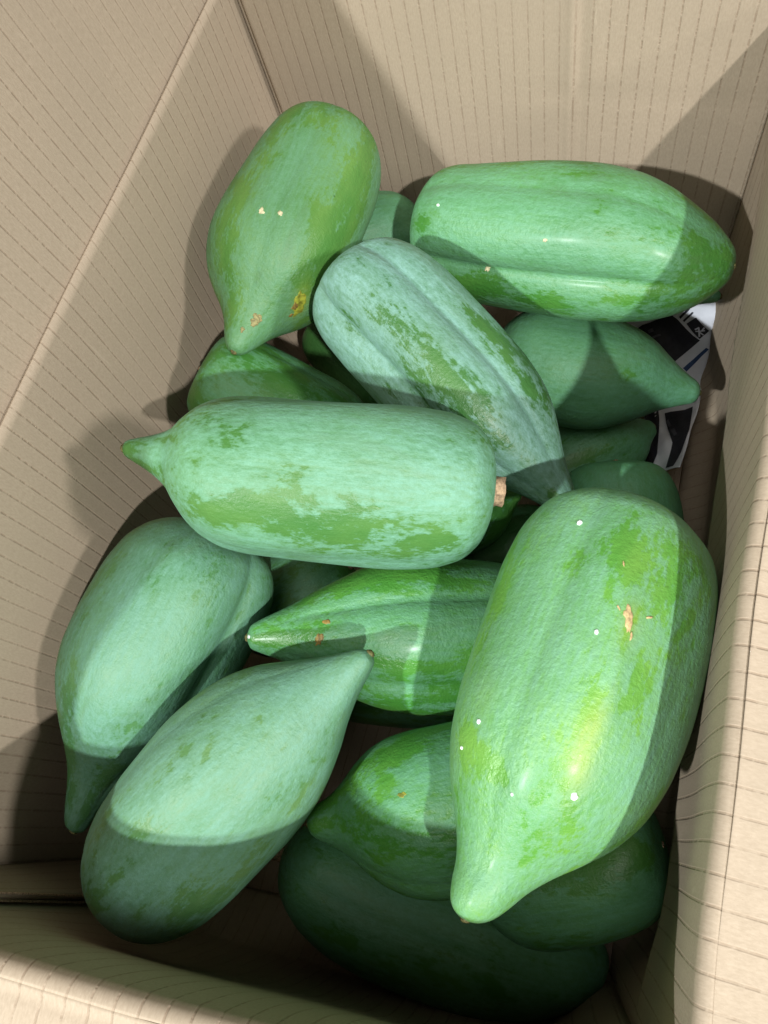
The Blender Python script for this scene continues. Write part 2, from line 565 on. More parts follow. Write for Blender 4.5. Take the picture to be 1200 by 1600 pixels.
# ---------------------------------------------------------------- papayas
PROFILES = {
    'std': [(0, 0), (0.006, 0.16), (0.02, 0.4), (0.05, 0.6), (0.1, 0.77), (0.18, 0.9), (0.3, 0.975), (0.45, 1), (0.58, 0.985), (0.7, 0.9), (0.79, 0.75), (0.86, 0.55), (0.91, 0.36), (0.95, 0.24), (0.98, 0.17), (0.993, 0.1), (1, 0)],
    'nub': [(0, 0), (0.004, 0.2), (0.012, 0.45), (0.035, 0.68), (0.08, 0.86), (0.16, 0.96), (0.3, 1), (0.5, 1), (0.62, 0.99), (0.7, 0.95), (0.76, 0.86), (0.805, 0.73), (0.84, 0.56), (0.87, 0.38), (0.9, 0.28), (0.935, 0.2), (0.965, 0.145), (0.99, 0.09), (1, 0)],
    'cone': [(0, 0), (0.005, 0.2), (0.015, 0.42), (0.04, 0.62), (0.09, 0.8), (0.17, 0.93), (0.28, 0.99), (0.4, 1), (0.5, 0.98), (0.6, 0.9), (0.7, 0.74), (0.78, 0.58), (0.85, 0.41), (0.91, 0.29), (0.96, 0.2), (0.985, 0.14), (1, 0)],
    'big': [(0, 0), (0.006, 0.2), (0.02, 0.44), (0.06, 0.68), (0.12, 0.85), (0.21, 0.96), (0.33, 1), (0.45, 1), (0.56, 0.95), (0.66, 0.83), (0.75, 0.66), (0.83, 0.46), (0.89, 0.33), (0.94, 0.24), (0.97, 0.19), (0.99, 0.12), (1, 0)],
    'ball': [(0, 0), (0.006, 0.15), (0.02, 0.34), (0.06, 0.56), (0.13, 0.78), (0.24, 0.94), (0.38, 1), (0.52, 1), (0.64, 0.94), (0.75, 0.82), (0.84, 0.64), (0.9, 0.46), (0.945, 0.3), (0.975, 0.19), (0.992, 0.1), (1, 0)],
    'blunt': [(0, 0), (0.003, 0.2), (0.01, 0.46), (0.028, 0.66), (0.065, 0.81), (0.13, 0.91), (0.24, 0.97), (0.4, 1), (0.55, 1), (0.68, 0.95), (0.78, 0.84), (0.86, 0.66), (0.92, 0.45), (0.955, 0.3), (0.98, 0.18), (0.993, 0.1), (1, 0)],
    'P1': [(0, 0), (0.004, 0.2), (0.014, 0.44), (0.04, 0.64), (0.09, 0.8), (0.17, 0.91), (0.3, 0.98), (0.45, 1), (0.57, 0.99), (0.66, 0.93), (0.73, 0.82), (0.785, 0.66), (0.83, 0.5), (0.87, 0.38), (0.905, 0.3), (0.94, 0.235), (0.97, 0.17), (0.99, 0.1), (1, 0)],
    'P12': [(0, 0), (0.005, 0.22), (0.016, 0.46), (0.045, 0.68), (0.1, 0.86), (0.19, 0.96), (0.31, 1), (0.45, 1), (0.57, 0.98), (0.665, 0.91), (0.745, 0.77), (0.81, 0.58), (0.86, 0.42), (0.905, 0.31), (0.945, 0.245), (0.975, 0.18), (0.992, 0.1), (1, 0)],
    'P14': [(0, 0), (0.006, 0.16), (0.02, 0.36), (0.06, 0.58), (0.13, 0.8), (0.24, 0.95), (0.38, 1), (0.52, 0.99), (0.63, 0.93), (0.72, 0.81), (0.79, 0.64), (0.845, 0.46), (0.89, 0.33), (0.93, 0.25), (0.965, 0.19), (0.99, 0.11), (1, 0)],
    'P3': [(0, 0), (0.003, 0.24), (0.01, 0.52), (0.03, 0.74), (0.075, 0.89), (0.15, 0.97), (0.27, 1), (0.45, 1), (0.57, 0.98), (0.66, 0.91), (0.74, 0.77), (0.81, 0.58), (0.865, 0.42), (0.91, 0.31), (0.955, 0.22), (0.985, 0.14), (1, 0)],
    'P8': [(0, 0), (0.005, 0.2), (0.015, 0.42), (0.04, 0.62), (0.09, 0.8), (0.17, 0.93), (0.28, 0.99), (0.4, 1), (0.5, 0.97), (0.59, 0.88), (0.67, 0.73), (0.74, 0.56), (0.8, 0.4), (0.85, 0.29), (0.9, 0.22), (0.95, 0.165), (0.985, 0.11), (1, 0)],
    'P9': [(0, 0), (0.006, 0.2), (0.02, 0.44), (0.06, 0.68), (0.12, 0.85), (0.21, 0.96), (0.33, 1), (0.46, 1), (0.57, 0.95), (0.66, 0.85), (0.745, 0.69), (0.82, 0.49), (0.875, 0.35), (0.92, 0.25), (0.955, 0.18), (0.985, 0.11), (1, 0)],
    'P16': [(0, 0), (0.006, 0.2), (0.02, 0.42), (0.06, 0.66), (0.12, 0.84), (0.22, 0.96), (0.35, 1), (0.6, 1), (0.74, 0.93), (0.85, 0.78), (0.92, 0.6), (0.965, 0.4), (0.988, 0.22), (1, 0)],
    'P2': [(0, 0), (0.003, 0.22), (0.01, 0.5), (0.028, 0.7), (0.065, 0.85), (0.13, 0.94), (0.24, 0.985), (0.4, 1), (0.55, 1), (0.68, 0.955), (0.78, 0.85), (0.86, 0.69), (0.92, 0.52), (0.955, 0.38), (0.98, 0.26), (0.993, 0.16), (1, 0)],
}

PAPAYAS = [
    dict(key='P1', loc=[-0.27533, 0.37571, 0.23915], axes=[[0.55867, -0.0367, 0.82858], [-0.82639, 0.06027, 0.55986], [-0.07049, -0.99751, 0.00334]], L=0.22775, R=0.05633, profile='P1', roll=0.3, lobe=0.03, bend=[-0.00035, 0.00262, -0.00116], seed=0.5, cover=0.62, bloom=(0.185, 0.43, 0.225), green=(0.085, 0.27, 0.035), wet=0.3, label='green papaya with yellow-brown blemish standing in the far left corner, tip towards the viewer'),
    dict(key='P2', loc=[-0.06278, 0.4059, 0.22093], axes=[[-0.20291, -0.63693, 0.74374], [-0.03033, -0.75508, -0.65493], [0.97873, -0.15545, 0.1339]], L=0.2414, R=0.05422, profile='P2', roll=0.5, lobe=0.09, bend=[0.00025, 0.0009, 0.00025], seed=1.87, ribs=(1, 0.3, 0.5, 0.6, 0.45), cover=0.64, bloom=(0.18, 0.46, 0.235), green=(0.055, 0.24, 0.022), wet=0.6, stem=(0.0065, 0.007), stem_at=(0.02, 0.024), label='green papaya lying along the far wall, its tip against the right wall'),
    dict(key='P3', loc=[-0.11538, 0.2626, 0.23512], axes=[[-0.03116, -0.32766, 0.94428], [-0.60673, -0.74457, -0.27838], [0.7943, -0.58159, -0.1756]], L=0.23939, R=0.04864, profile='P3', roll=0.62, lobe=0.085, bend=[-0.0003, -0.00368, -0.00147], seed=3.24, ribs=(1, 0.3, 0.2, 0.5, 0.9), cover=0.64, bloom=(0.235, 0.46, 0.35), green=(0.034, 0.15, 0.014), wet=0.4, stem=(0.004, 0.002), label='pale ribbed papaya lying diagonally in the middle of the pile'),
    dict(key='P6', loc=[-0.17057, 0.15441, 0.29905], axes=[[0.28266, -0.36243, 0.88811], [-0.06763, 0.91604, 0.39535], [-0.95683, -0.17181, 0.23442]], L=0.2216, R=0.04892, profile='nub', roll=0.1, lobe=0.03, bend=[0.00016, -0.00377, -0.00036], seed=4.61, cover=0.6, bloom=(0.205, 0.465, 0.305), green=(0.05, 0.19, 0.022), wet=0.1, stem=(0.0092, 0.0055), label='pale green papaya lying crosswise on top, nubbed tip over the left wall'),
    dict(key='P8', loc=[-0.28153, 0.02477, 0.19477], axes=[[0.47248, -0.19174, 0.86023], [-0.85886, 0.11887, 0.49822], [-0.19779, -0.97422, -0.10852]], L=0.22798, R=0.06286, profile='P8', roll=-0.75, lobe=0.075, bend=[-0.00051, 0.00714, -0.00454], seed=5.98, cover=0.6, bloom=(0.15, 0.35, 0.23), green=(0.06, 0.21, 0.05), wet=0.2, label='grooved blue-green papaya leaning on the left wall, tip pointing down at the near corner'),
    dict(key='P9', loc=[-0.18194, -0.02212, 0.23061], axes=[[0.11887, -0.38207, 0.91646], [0.82369, -0.47746, -0.30589], [0.55444, 0.79123, 0.25795]], L=0.23107, R=0.05127, profile='P9', roll=0.2, lobe=0.03, bend=[0.00045, -0.00434, 0.00014], seed=7.35, cover=0.62, bloom=(0.175, 0.38, 0.265), green=(0.075, 0.22, 0.05), wet=0.05, label='half shaded grey-green papaya in the near left corner with its tip pointing away'),
    dict(key='P10', loc=[-0.11506, 0.0953, 0.18357], axes=[[0.36867, -0.13393, 0.91986], [-0.24169, 0.94172, 0.23398], [-0.89759, -0.30858, 0.31481]], L=0.21567, R=0.05288, profile='cone', roll=0.5, lobe=0.07, bend=[0.0, 0.0, 0.0], seed=8.72, ribs=(0.9, 0.4, 0.5, 0.3, 0.7), cover=0.58, bloom=(0.165, 0.44, 0.24), green=(0.05, 0.25, 0.02), wet=0.7, label='papaya with long bent neck pointing left, between the crosswise one and the biggest one'),
    dict(key='P12', loc=[-0.0072, 0.06557, 0.26548], axes=[[0.05996, 0.07779, 0.99516], [-0.98244, 0.18104, 0.04505], [-0.17666, -0.98039, 0.08728]], L=0.23811, R=0.05995, profile='P12', roll=0.4, lobe=0.04, bend=[-0.00141, -0.00657, -0.00187], seed=10.09, cover=0.62, bloom=(0.23, 0.52, 0.29), green=(0.105, 0.36, 0.035), wet=0.5, yellow=0.25, stem=(0.006, 0.004), stem_mat='stem_green', label='biggest bright green papaya on top at the right with brown scars and sap drops'),
    dict(key='P13', loc=[0.02146, 0.17514, 0.10305], axes=[[-0.01944, -0.36192, 0.93201], [-0.97995, -0.178, -0.08956], [0.19831, -0.91506, -0.3512]], L=0.20996, R=0.04825, profile='blunt', roll=0, lobe=0.03, bend=[0.0, 0.0, 0.0], seed=11.46, cover=0.8, stem=(0.002, 0), label='papaya whose round end shows just behind the biggest papaya beside the right wall'),
    dict(key='P14', loc=[-0.06636, -0.00167, 0.18501], axes=[[0.11045, -0.00617, 0.99386], [-0.40805, 0.91153, 0.05101], [-0.90626, -0.41118, 0.09816]], L=0.17012, R=0.05148, profile='P14', roll=0.3, lobe=0.03, bend=[-0.00113, -0.00293, 0.00058], seed=12.83, cover=0.6, green=(0.06, 0.27, 0.022), wet=0.4, label='papaya under the biggest one with its pale tip pointing left'),
    dict(key='P15', loc=[0.00838, -0.01723, 0.13013], axes=[[-0.29111, -0.08886, 0.95255], [-0.3931, 0.91885, -0.03441], [-0.8722, -0.38446, -0.30242]], L=0.13844, R=0.04232, profile='blunt', roll=0.6, lobe=0.03, bend=[-0.00346, -0.00932, 0.00331], seed=14.2, stem=(0.002, 0), label='dark papaya in shadow beside the right wall below the biggest papaya'),
    dict(key='P16', loc=[-0.06388, -0.07455, 0.07019], axes=[[0.20577, 0.11545, 0.97177], [-0.02069, -0.99228, 0.12227], [0.97838, -0.04527, -0.20179]], L=0.24736, R=0.04708, profile='P16', roll=0.2, lobe=0.03, bend=[-0.00613, 0.01193, 0.00398], seed=15.57, label='dark green papaya lying lowest along the near wall'),
    dict(key='P7', loc=[-0.02898, 0.35549, 0.12666], axes=[[0.04642, -0.53586, 0.84303], [-0.02425, -0.8443, -0.53533], [0.99863, 0.0044, -0.05219]], L=0.17043, R=0.04859, profile='big', roll=0.5, lobe=0.02, bend=[0.0, 0.0, 0.0], seed=16.94, cover=0.8, label='papaya under the far wall one with its tip pointing at the newspaper'),
    dict(key='P4', loc=[-0.25494, 0.25155, 0.16629], axes=[[0.46788, -0.40907, 0.78342], [-0.32322, -0.90422, -0.27912], [0.82257, -0.12263, -0.55529]], L=0.17186, R=0.04676, profile='blunt', roll=0.2, lobe=0.03, bend=[0.0, 0.0, 0.0], seed=18.31, cover=0.55, stem=(0.002, 0.0), label='papaya half hidden below the tip of the blemished corner papaya'),
    dict(key='P5', loc=[-0.27195, 0.44991, 0.14444], axes=[[0.41537, -0.55998, 0.71686], [-0.3877, 0.60391, 0.6964], [-0.82289, -0.56719, 0.03374]], L=0.14761, R=0.04156, profile='ball', roll=0, lobe=0.03, bend=[0.0, 0.0, 0.0], seed=19.68, cover=0.85, stem=(0.002, 0), label='small round papaya end peeping out between the two farthest papayas'),
    dict(key='P11', loc=[-0.23861, 0.11431, 0.10704], axes=[[0.12019, -0.42644, 0.89649], [-0.64954, 0.64914, 0.39586], [-0.75077, -0.62989, -0.19897]], L=0.12783, R=0.04316, profile='std', roll=0, lobe=0.03, bend=[0.0, 0.0, 0.0], seed=21.05, cover=0.6, label='shaded papaya in the gap left of the bent neck one'),
    dict(key='P2b', loc=[-0.03999, 0.4623, 0.10405], axes=[[0.06592, -0.62069, 0.78128], [-0.00219, -0.78307, -0.62193], [0.99782, 0.03928, -0.05298]], L=0.2082, R=0.033, profile='big', roll=0, lobe=0.03, bend=[0.0, 0.0, 0.0], seed=22.42, label='papaya tip showing below the far wall papaya at the right wall'),
    dict(key='P10b', loc=[-0.11604, 0.09164, 0.04633], axes=[[0.02144, -0.16709, 0.98571], [0.15998, -0.97266, -0.16836], [0.98689, 0.1613, 0.00587]], L=0.19749, R=0.04543, profile='blunt', roll=0.4, lobe=0.03, bend=[0.0, 0.0, 0.0], seed=23.79, label='dark papaya directly beneath the bent neck one'),
    dict(key='P18', loc=[-0.12058, 0.21591, 0.11254], axes=[[-0.02158, -0.45647, 0.88948], [0.46238, -0.79337, -0.39593], [0.88642, 0.40273, 0.22818]], L=0.12229, R=0.03895, profile='std', roll=0.4, lobe=0.03, bend=[0.0, 0.0, 0.0], seed=25.16, cover=0.45, label='dark papaya deep in the gap right of the crosswise one'),
    dict(key='P19', loc=[-0.02401, 0.32191, 0.04206], axes=[[0.17436, -0.34543, 0.92211], [0.58914, -0.71375, -0.37878], [0.78899, 0.6093, 0.07906]], L=0.12868, R=0.04052, profile='std', roll=0.4, lobe=0.03, bend=[0.0, 0.0, 0.0], seed=26.53, label='almost black papaya lying deepest beside the newspaper'),
    dict(key='P20', loc=[-0.07945, 0.21362, 0.04631], axes=[[-0.03993, -0.41846, 0.90736], [0.57099, -0.75476, -0.32296], [0.81999, 0.50519, 0.26907]], L=0.12577, R=0.03634, profile='blunt', roll=0.4, lobe=0.03, bend=[0.0, 0.0, 0.0], seed=27.9, cover=0.4, green=(0.03, 0.13, 0.015), label='dark papaya at the bottom of the gap left of the biggest papaya'),  # filler papaya, put here to darken the floor showing in the gap
    dict(key='P21', loc=[-0.25532, 0.36738, 0.07379], axes=[[0.11526, -0.33072, 0.93666], [-0.63183, -0.75202, -0.18777], [0.76649, -0.57017, -0.29564]], L=0.11992, R=0.0357, profile='blunt', roll=0.4, lobe=0.03, bend=[0.0, 0.0, 0.0], seed=29.27, cover=0.25, green=(0.03, 0.13, 0.015), label='filler papaya coloured dark to deepen the gap left of the diagonal ribbed one'),  # added to black out the gap; its deep green stands in for shade
]

# marks on the skins: papaya, kind, t along it, angle round it, size in metres, turn
MARKS = [
    ('P12', 'scar', 0.362, -0.176, 0.01398, 0.3),
    ('P12', 'scar', 0.34, -0.335, 0.00367, -1.0),
    ('P12', 'scar', 0.395, -0.239, 0.00422, 0.1),
    ('P12', 'scar', 0.351, -0.08, 0.00275, 0.8),
    ('P12', 'sap', 0.417, 0.016, 0.00272, 0),
    ('P12', 'sap', 0.715, -0.335, 0.00404, 0.6),
    ('P12', 'sap', 0.66, 0.718, 0.00278, 0),
    ('P12', 'sap', 0.715, 0.91, 0.00188, 0),
    ('P12', 'sap', 0.175, 0.495, 0.00335, 0),
    ('P12', 'sap', 0.759, 0.208, 0.00177, 0.5),
    ('P12', 'scar', 0.252, -0.016, 0.00284, 0.4),
    ('P12', 'rub', 0.715, 0.559, 0.02267, 0.9),
    ('P12', 'rub', 0.737, 0.399, 0.01644, 1.2),
    ('P12', 'rub', 0.759, -0.463, 0.02034, 0.7),
    ('P12', 'rub', 0.153, 0.048, 0.02939, -0.1),
    ('P12', 'rub', 0.836, -0.431, 0.03249, -0.6),
    ('P12', 'rub', 0.23, -0.048, 0.02535, 0.2),
    ('P12', 'rub', 0.296, -0.591, 0.04669, 0.1),
    ('P12', 'rub', 0.704, 0.878, 0.04071, -0.2),
    ('P12', 'rub', 0.285, 0.367, 0.02253, 0.2),
    ('P12', 'rub', 0.506, -0.495, 0.03248, 0.15),
    ('P12', 'ripe', 0.66, -0.239, 0.02883, 0.2),
    ('P12', 'ripe', 0.373, -0.208, 0.02121, 0.1),
    ('P12', 'ripe', 0.583, -0.208, 0.02321, 0),
    ('P12', 'pale', 0.913, -0.271, 0.03576, 0),
    ('P12', 'pale', 0.461, 0.335, 0.06152, 0.1),
    ('P12', 'pale', 0.506, 0.623, 0.05645, 0.1),
    ('P12', 'pale', 0.594, -0.814, 0.0533, 0.1),
    ('P2', 'rub', 0.638, -0.559, 0.03026, 1.4),
    ('P2', 'rub', 0.693, -0.208, 0.02144, 0.2),
    ('P2', 'rub', 0.12, -0.208, 0.02396, 1.0),
    ('P2', 'rub', 0.274, 0.75, 0.05367, 0.0),
    ('P2', 'rub', 0.528, 0.91, 0.05172, 0.0),
    ('P2', 'rub', 0.913, 0.431, 0.07367, 0.3),
    ('P2', 'pale', 0.307, -0.303, 0.10571, 0),
    ('P2', 'pale', 0.605, 0.144, 0.10139, 0),
    ('P7', 'rub', 0.891, -0.208, 0.0228, 0.3),
    ('P7', 'rub', 0.649, -0.048, 0.02968, 1.0),
    ('P7', 'pale', 0.748, 0.399, 0.08054, 0.3),
    ('P3', 'rub', 0.241, -0.016, 0.0546, 0.0),
    ('P3', 'rub', 0.439, 0.016, 0.04913, 0.05),
    ('P3', 'rub', 0.461, 0.718, 0.05525, 0.1),
    ('P3', 'rub', 0.693, -0.846, 0.02876, 0.1),
    ('P3', 'rub', 0.77, 0.176, 0.04467, 0.1),
    ('P3', 'rub', 0.219, 0.591, 0.02614, 0.1),
    ('P3', 'pale', 0.131, -0.144, 0.05112, 0.0),
    ('P3', 'pale', 0.252, -0.687, 0.07671, 0.0),
    ('P3', 'pale', 0.55, -0.399, 0.06096, 0.0),
    ('P3', 'pale', 0.825, 0.08, 0.05316, 0.0),
    ('P6', 'rub', 0.693, 0.367, 0.05131, 0.9),
    ('P6', 'rub', 0.483, 0.144, 0.02369, 0.9),
    ('P6', 'rub', 0.472, -0.782, 0.04558, 0.0),
    ('P6', 'rub', 0.252, -0.91, 0.04275, 0.0),
    ('P6', 'rub', 0.66, -0.431, 0.0548, 0.5),
    ('P6', 'rub', 0.12, -0.75, 0.04236, 0.0),
    ('P6', 'pale', 0.55, 0.75, 0.05561, 0.0),
    ('P6', 'pale', 0.351, 0.399, 0.11204, 0.0),
    ('P6', 'pale', 0.88, 0.208, 0.03282, 0),
    ('P10', 'rub', 0.55, 0.782, 0.07014, 0.1),
    ('P10', 'rub', 0.836, 0.112, 0.04959, 0.1),
    ('P10', 'rub', 0.594, -0.623, 0.04021, 0.4),
    ('P10', 'pale', 0.704, 0.367, 0.05297, 0.1),
    ('P14', 'rub', 0.671, 0.399, 0.03365, 1.2),
    ('P14', 'rub', 0.572, 0.91, 0.0465, 0.2),
    ('P1', 'rub', 0.197, 0.271, 0.07313, 0.8),
    ('P1', 'rub', 0.351, -0.655, 0.09349, 0.1),
    ('P1', 'rub', 0.627, -0.495, 0.05657, 0.5),
    ('P1', 'rub', 0.814, 1.772, 0.05897, 0.1),
    ('P1', 'pale', 0.34, 0.239, 0.05732, 0.2),
    ('P1', 'pale', 0.726, 0.048, 0.07856, 0.1),
    ('P1', 'ripe', 0.77, -0.782, 0.0288, 0.8),
    ('P9', 'pale', 0.792, -0.431, 0.0931, 0.0),
    ('P9', 'rub', 0.594, -0.367, 0.02119, 0.2),
    ('P9', 'rub', 0.649, 0.974, 0.01936, 0.0),
    ('P8', 'rub', 0.274, 0.303, 0.02472, 0.4),
    ('P1', 'chip', 0.605, 0.463, 0.00602, 0),
    ('P1', 'chip', 0.594, 0.208, 0.00509, 0.7),
    ('P1', 'blemish', 0.781, -0.814, 0.01924, 0.9),
    ('P1', 'knot', 0.891, -0.208, 0.00949, 0),
    ('P1', 'knot', 0.935, 0.112, 0.00425, 0),
    ('P2', 'chip', 0.506, -0.016, 0.004, 0),
    ('P2', 'chip', 0.318, 0.527, 0.00574, 0.5),
    ('P2', 'sap', 0.142, -0.335, 0.00286, 0),
    ('P10', 'rust', 0.759, 0.271, 0.00572, 0),
    ('P10', 'rust', 0.781, -0.08, 0.00896, 1.2),
    ('P10', 'sap', 0.99, 0.048, 0.00381, 0),
    ('P14', 'blemish', 0.616, 0.208, 0.00513, 0),
    ('P9', 'rub', 0.726, -0.367, 0.01623, 0.5),
    ('P9', 'rub', 0.726, -0.176, 0.00982, 1.2),
    ('P9', 'rub', 0.715, -0.527, 0.00745, 0.2),
    ('P9', 'rub', 0.616, -0.463, 0.00735, 0),
    ('P9', 'rub', 0.616, -0.878, 0.01012, 0.4),
    ('P1', 'rust', 0.792, -0.782, 0.00865, 0.6),
    ('P1', 'rust', 0.814, -0.942, 0.00436, 0),
]


def skin(p):
    """Green skin under a patchy, rubbed waxy bloom."""
    s = p['seed'] * 3.1
    cover = p.get('cover', 0.62)
    bloom = p.get('bloom', (0.150, 0.410, 0.225))
    green = p.get('green', (0.050, 0.215, 0.022))
    wet = p.get('wet', 0.2)
    m = Nodes('papaya_skin')
    co = m.node('ShaderNodeTexCoord').outputs['Object']
    long_ = m.scaled(co, (1, 1, 0.42))
    streak = m.scaled(co, (1, 1, 0.10))
    sep = m.node('ShaderNodeSeparateXYZ')
    m.set(sep.inputs[0], co)
    ang = m.math('SUBTRACT', m.math('ARCTAN2', sep.outputs[1], sep.outputs[0]), p['roll'])
    rib = m.math('COSINE', m.math('MULTIPLY', ang, 5.0))
    big = m.noise(long_, 25.0, 6, 0.66, s, 0.7)
    mid = m.noise(long_, 62.0, 6, 0.72, s + 2, 0.4)
    fine = m.noise(streak, 420.0, 3, 0.6, s + 4)
    speck = m.noise(m.scaled(co, (1, 1, 0.55)), 300.0, 4, 0.7, s + 5)
    grain = m.noise(co, 900.0, 2, 0.6, s + 6)
    v = m.math('ADD', m.math('MULTIPLY', big, 0.44), m.math('MULTIPLY', mid, 0.30))
    v = m.math('ADD', v, m.math('MULTIPLY', fine, 0.07))
    v = m.math('ADD', v, m.math('MULTIPLY', speck, 0.19))
    v = m.math('ADD', v, m.math('MULTIPLY', rib, 0.022))
    worn_at = m.node('ShaderNodeAttribute', attribute_name='wear').outputs['Color']
    wsep = m.node('ShaderNodeSeparateColor')
    m.set(wsep.inputs[0], worn_at)
    v = m.math('SUBTRACT', v, m.math('MULTIPLY', wsep.outputs[0], 0.075))
    v = m.math('ADD', v, m.math('MULTIPLY', wsep.outputs[1], 0.075))
    th = 0.5 + (0.5 - cover) * 0.36
    hard = m.step(v, th - 0.016, th + 0.026)
    soft = m.step(v, th - 0.06, th + 0.13)
    mask = m.math('ADD', m.math('MULTIPLY', hard, 0.52), m.math('MULTIPLY', soft, 0.48))
    worn = m.step(speck, 0.28, 0.62, 0.66, 1.0)
    brushed = m.step(fine, 0.25, 0.75, 0.70, 1.0)
    mask = m.math('MULTIPLY', m.math('MULTIPLY', mask, worn), brushed)
    mask = m.math('MAXIMUM', mask, 0.06)
    tone = m.step(m.noise(long_, 8.0, 3, 0.5, s + 8), 0.32, 0.70)
    b2 = tuple(lerp(a, g, 0.42) for a, g in zip(bloom, (0.105, 0.33, 0.065)))
    bcol = m.mix(tone, bloom + (1,), b2 + (1,))
    bcol = m.mix(m.step(grain, 0.4, 0.8, 0.0, 0.22), bcol, tuple(min(1, c * 1.35 + 0.05) for c in bloom) + (1,))
    g2 = (green[0] * 1.9, green[1] * 1.32, green[2] * 1.6, 1)
    gcol = m.mix(m.step(m.noise(long_, 30.0, 4, 0.6, s + 10), 0.35, 0.7), green + (1,), g2)
    gcol = m.mix(m.step(grain, 0.66, 0.8, 0.0, 0.4), gcol, (0.16, 0.42, 0.12, 1))
    base = m.mix(mask, gcol, bcol)
    stain = m.math('MULTIPLY', m.step(m.noise(long_, 24.0, 6, 0.72, s + 20, 0.8), 0.52, 0.70, 0.0, 0.42), m.step(speck, 0.3, 0.6, 0.5, 1.0))
    base = m.mix(stain, base, (0.115, 0.235, 0.075, 1))
    # small dark specks and corky pin pricks
    vor = m.node('ShaderNodeTexVoronoi', voronoi_dimensions='4D')
    m.set(vor.inputs['Vector'], co)
    vor.inputs['Scale'].default_value = 85.0
    vor.inputs['W'].default_value = s
    dot = m.math('MULTIPLY', m.step(vor.outputs['Distance'], 0.05, 0.11, 1.0, 0.0),
                 m.step(m.noise(co, 26.0, 2, 0.5, s + 12), 0.56, 0.66))
    base = m.mix(m.math('MULTIPLY', dot, 0.7), base, (0.045, 0.14, 0.02, 1))
    base = m.mix(m.math('MULTIPLY', wsep.outputs[2], m.step(mid, 0.3, 0.6, 0.35, 0.9)), base, (0.30, 0.46, 0.05, 1))
    yellow = p.get('yellow', 0.0)
    if yellow:
        ym = m.step(m.noise(co, 15.0, 2, 0.5, s + 14), 0.52, 0.72, 0.0, yellow)
        base = m.mix(ym, base, (0.26, 0.44, 0.055, 1))
    base = m.mix(1.0, base, (0.69, 0.665, 0.74, 1), 'MULTIPLY')
    m.set(m.bsdf.inputs['Base Color'], base)
    rough = m.math('ADD', m.math('MULTIPLY', mask, 0.18), 0.45 - 0.12 * wet)
    rough = m.math('ADD', rough, m.math('MULTIPLY', m.math('SUBTRACT', fine, 0.5), 0.22))
    m.set(m.bsdf.inputs['Roughness'], rough)
    m.bsdf.inputs['Specular IOR Level'].default_value = 0.42
    m.bsdf.inputs['Coat Weight'].default_value = 0.30 * max(0.0, wet - 0.3)
    m.bsdf.inputs['Coat Roughness'].default_value = 0.22
    m.bsdf.inputs['Subsurface Weight'].default_value = 0.0
    h = m.math('ADD', m.math('MULTIPLY', fine, 0.35), m.math('MULTIPLY', mid, 0.9))
    h = m.math('ADD', h, m.math('MULTIPLY', mask, 0.12))
    nrm = m.bump(h, 0.4, 0.0015)
    pits = m.noise(co, 330.0, 3, 0.65, s + 16)
    nrm = m.bump(pits, 0.35 + 0.45 * wet, 0.0013, nrm)
    m.set(m.bsdf.inputs['Normal'], nrm)
    return m.mat


MAT = {
    'stem': plain('dry_stem', (0.34, 0.23, 0.14), 0.85, 0.2, 0.5, 420),
    'stem_green': plain('green_stem', (0.16, 0.20, 0.05), 0.7, 0.3, 0.7, 300),
    'tip': plain('blossom_scar', (0.11, 0.10, 0.035), 0.7, 0.3, 0.6, 600),
    'scar': plain('corky_scar', (0.46, 0.33, 0.16), 0.7, 0.3, 0.35, 500),
    'chip': plain('pale_corky_chip', (0.55, 0.50, 0.30), 0.7, 0.3, 0.3, 500),
    'blemish': plain('yellow_blemish', (0.26, 0.27, 0.03), 0.5, 0.4, 0.55, 260),
    'rust': plain('brown_rust_spot', (0.20, 0.13, 0.03), 0.6, 0.4, 0.5, 400),
    'knot': plain('corky_knot', (0.27, 0.24, 0.10), 0.7, 0.3, 0.5, 500),
    'bruise': plain('rubbed_spot', (0.075, 0.22, 0.085), 0.5, 0.4, 0.4, 500),
    'sap': plain('dried_white_sap', (0.72, 0.78, 0.72), 0.35, 0.6, 0.08, 200),
}
wm = Nodes('wet_bead')
wm.bsdf.inputs['Base Color'].default_value = (0.16, 0.44, 0.17, 1)
wm.bsdf.inputs['Roughness'].default_value = 0.08
wm.bsdf.inputs['Coat Weight'].default_value = 1.0
wm.bsdf.inputs['Coat Roughness'].default_value = 0.03
MAT['drop'] = wm.mat

NU, NT = 112, 130
WEAR = ['rub', 'pale', 'ripe']          # bloom rubbed off, bloom left thick, skin turning yellow
OBJ = {}
BYKEY = {}


def t_of(k):
    """Rows packed towards both ends, where the outline turns."""
    x = k / NT
    return 0.5 - 0.5 * math.cos(math.pi * (0.55 * x + 0.45 * (0.5 - 0.5 * math.cos(math.pi * x))))


def skin_point(p, t, th):
    return Vector(papaya_local(p, t, th))


def skin_frame(p, t, th):
    e = 0.004
    a = skin_point(p, t, th)
    du = skin_point(p, min(0.999, t + e), th) - skin_point(p, max(0.001, t - e), th)
    dv = skin_point(p, t, th + 0.02) - skin_point(p, t, th - 0.02)
    n = dv.cross(du).normalized()
    du.normalize()
    return a, n, du, n.cross(du)


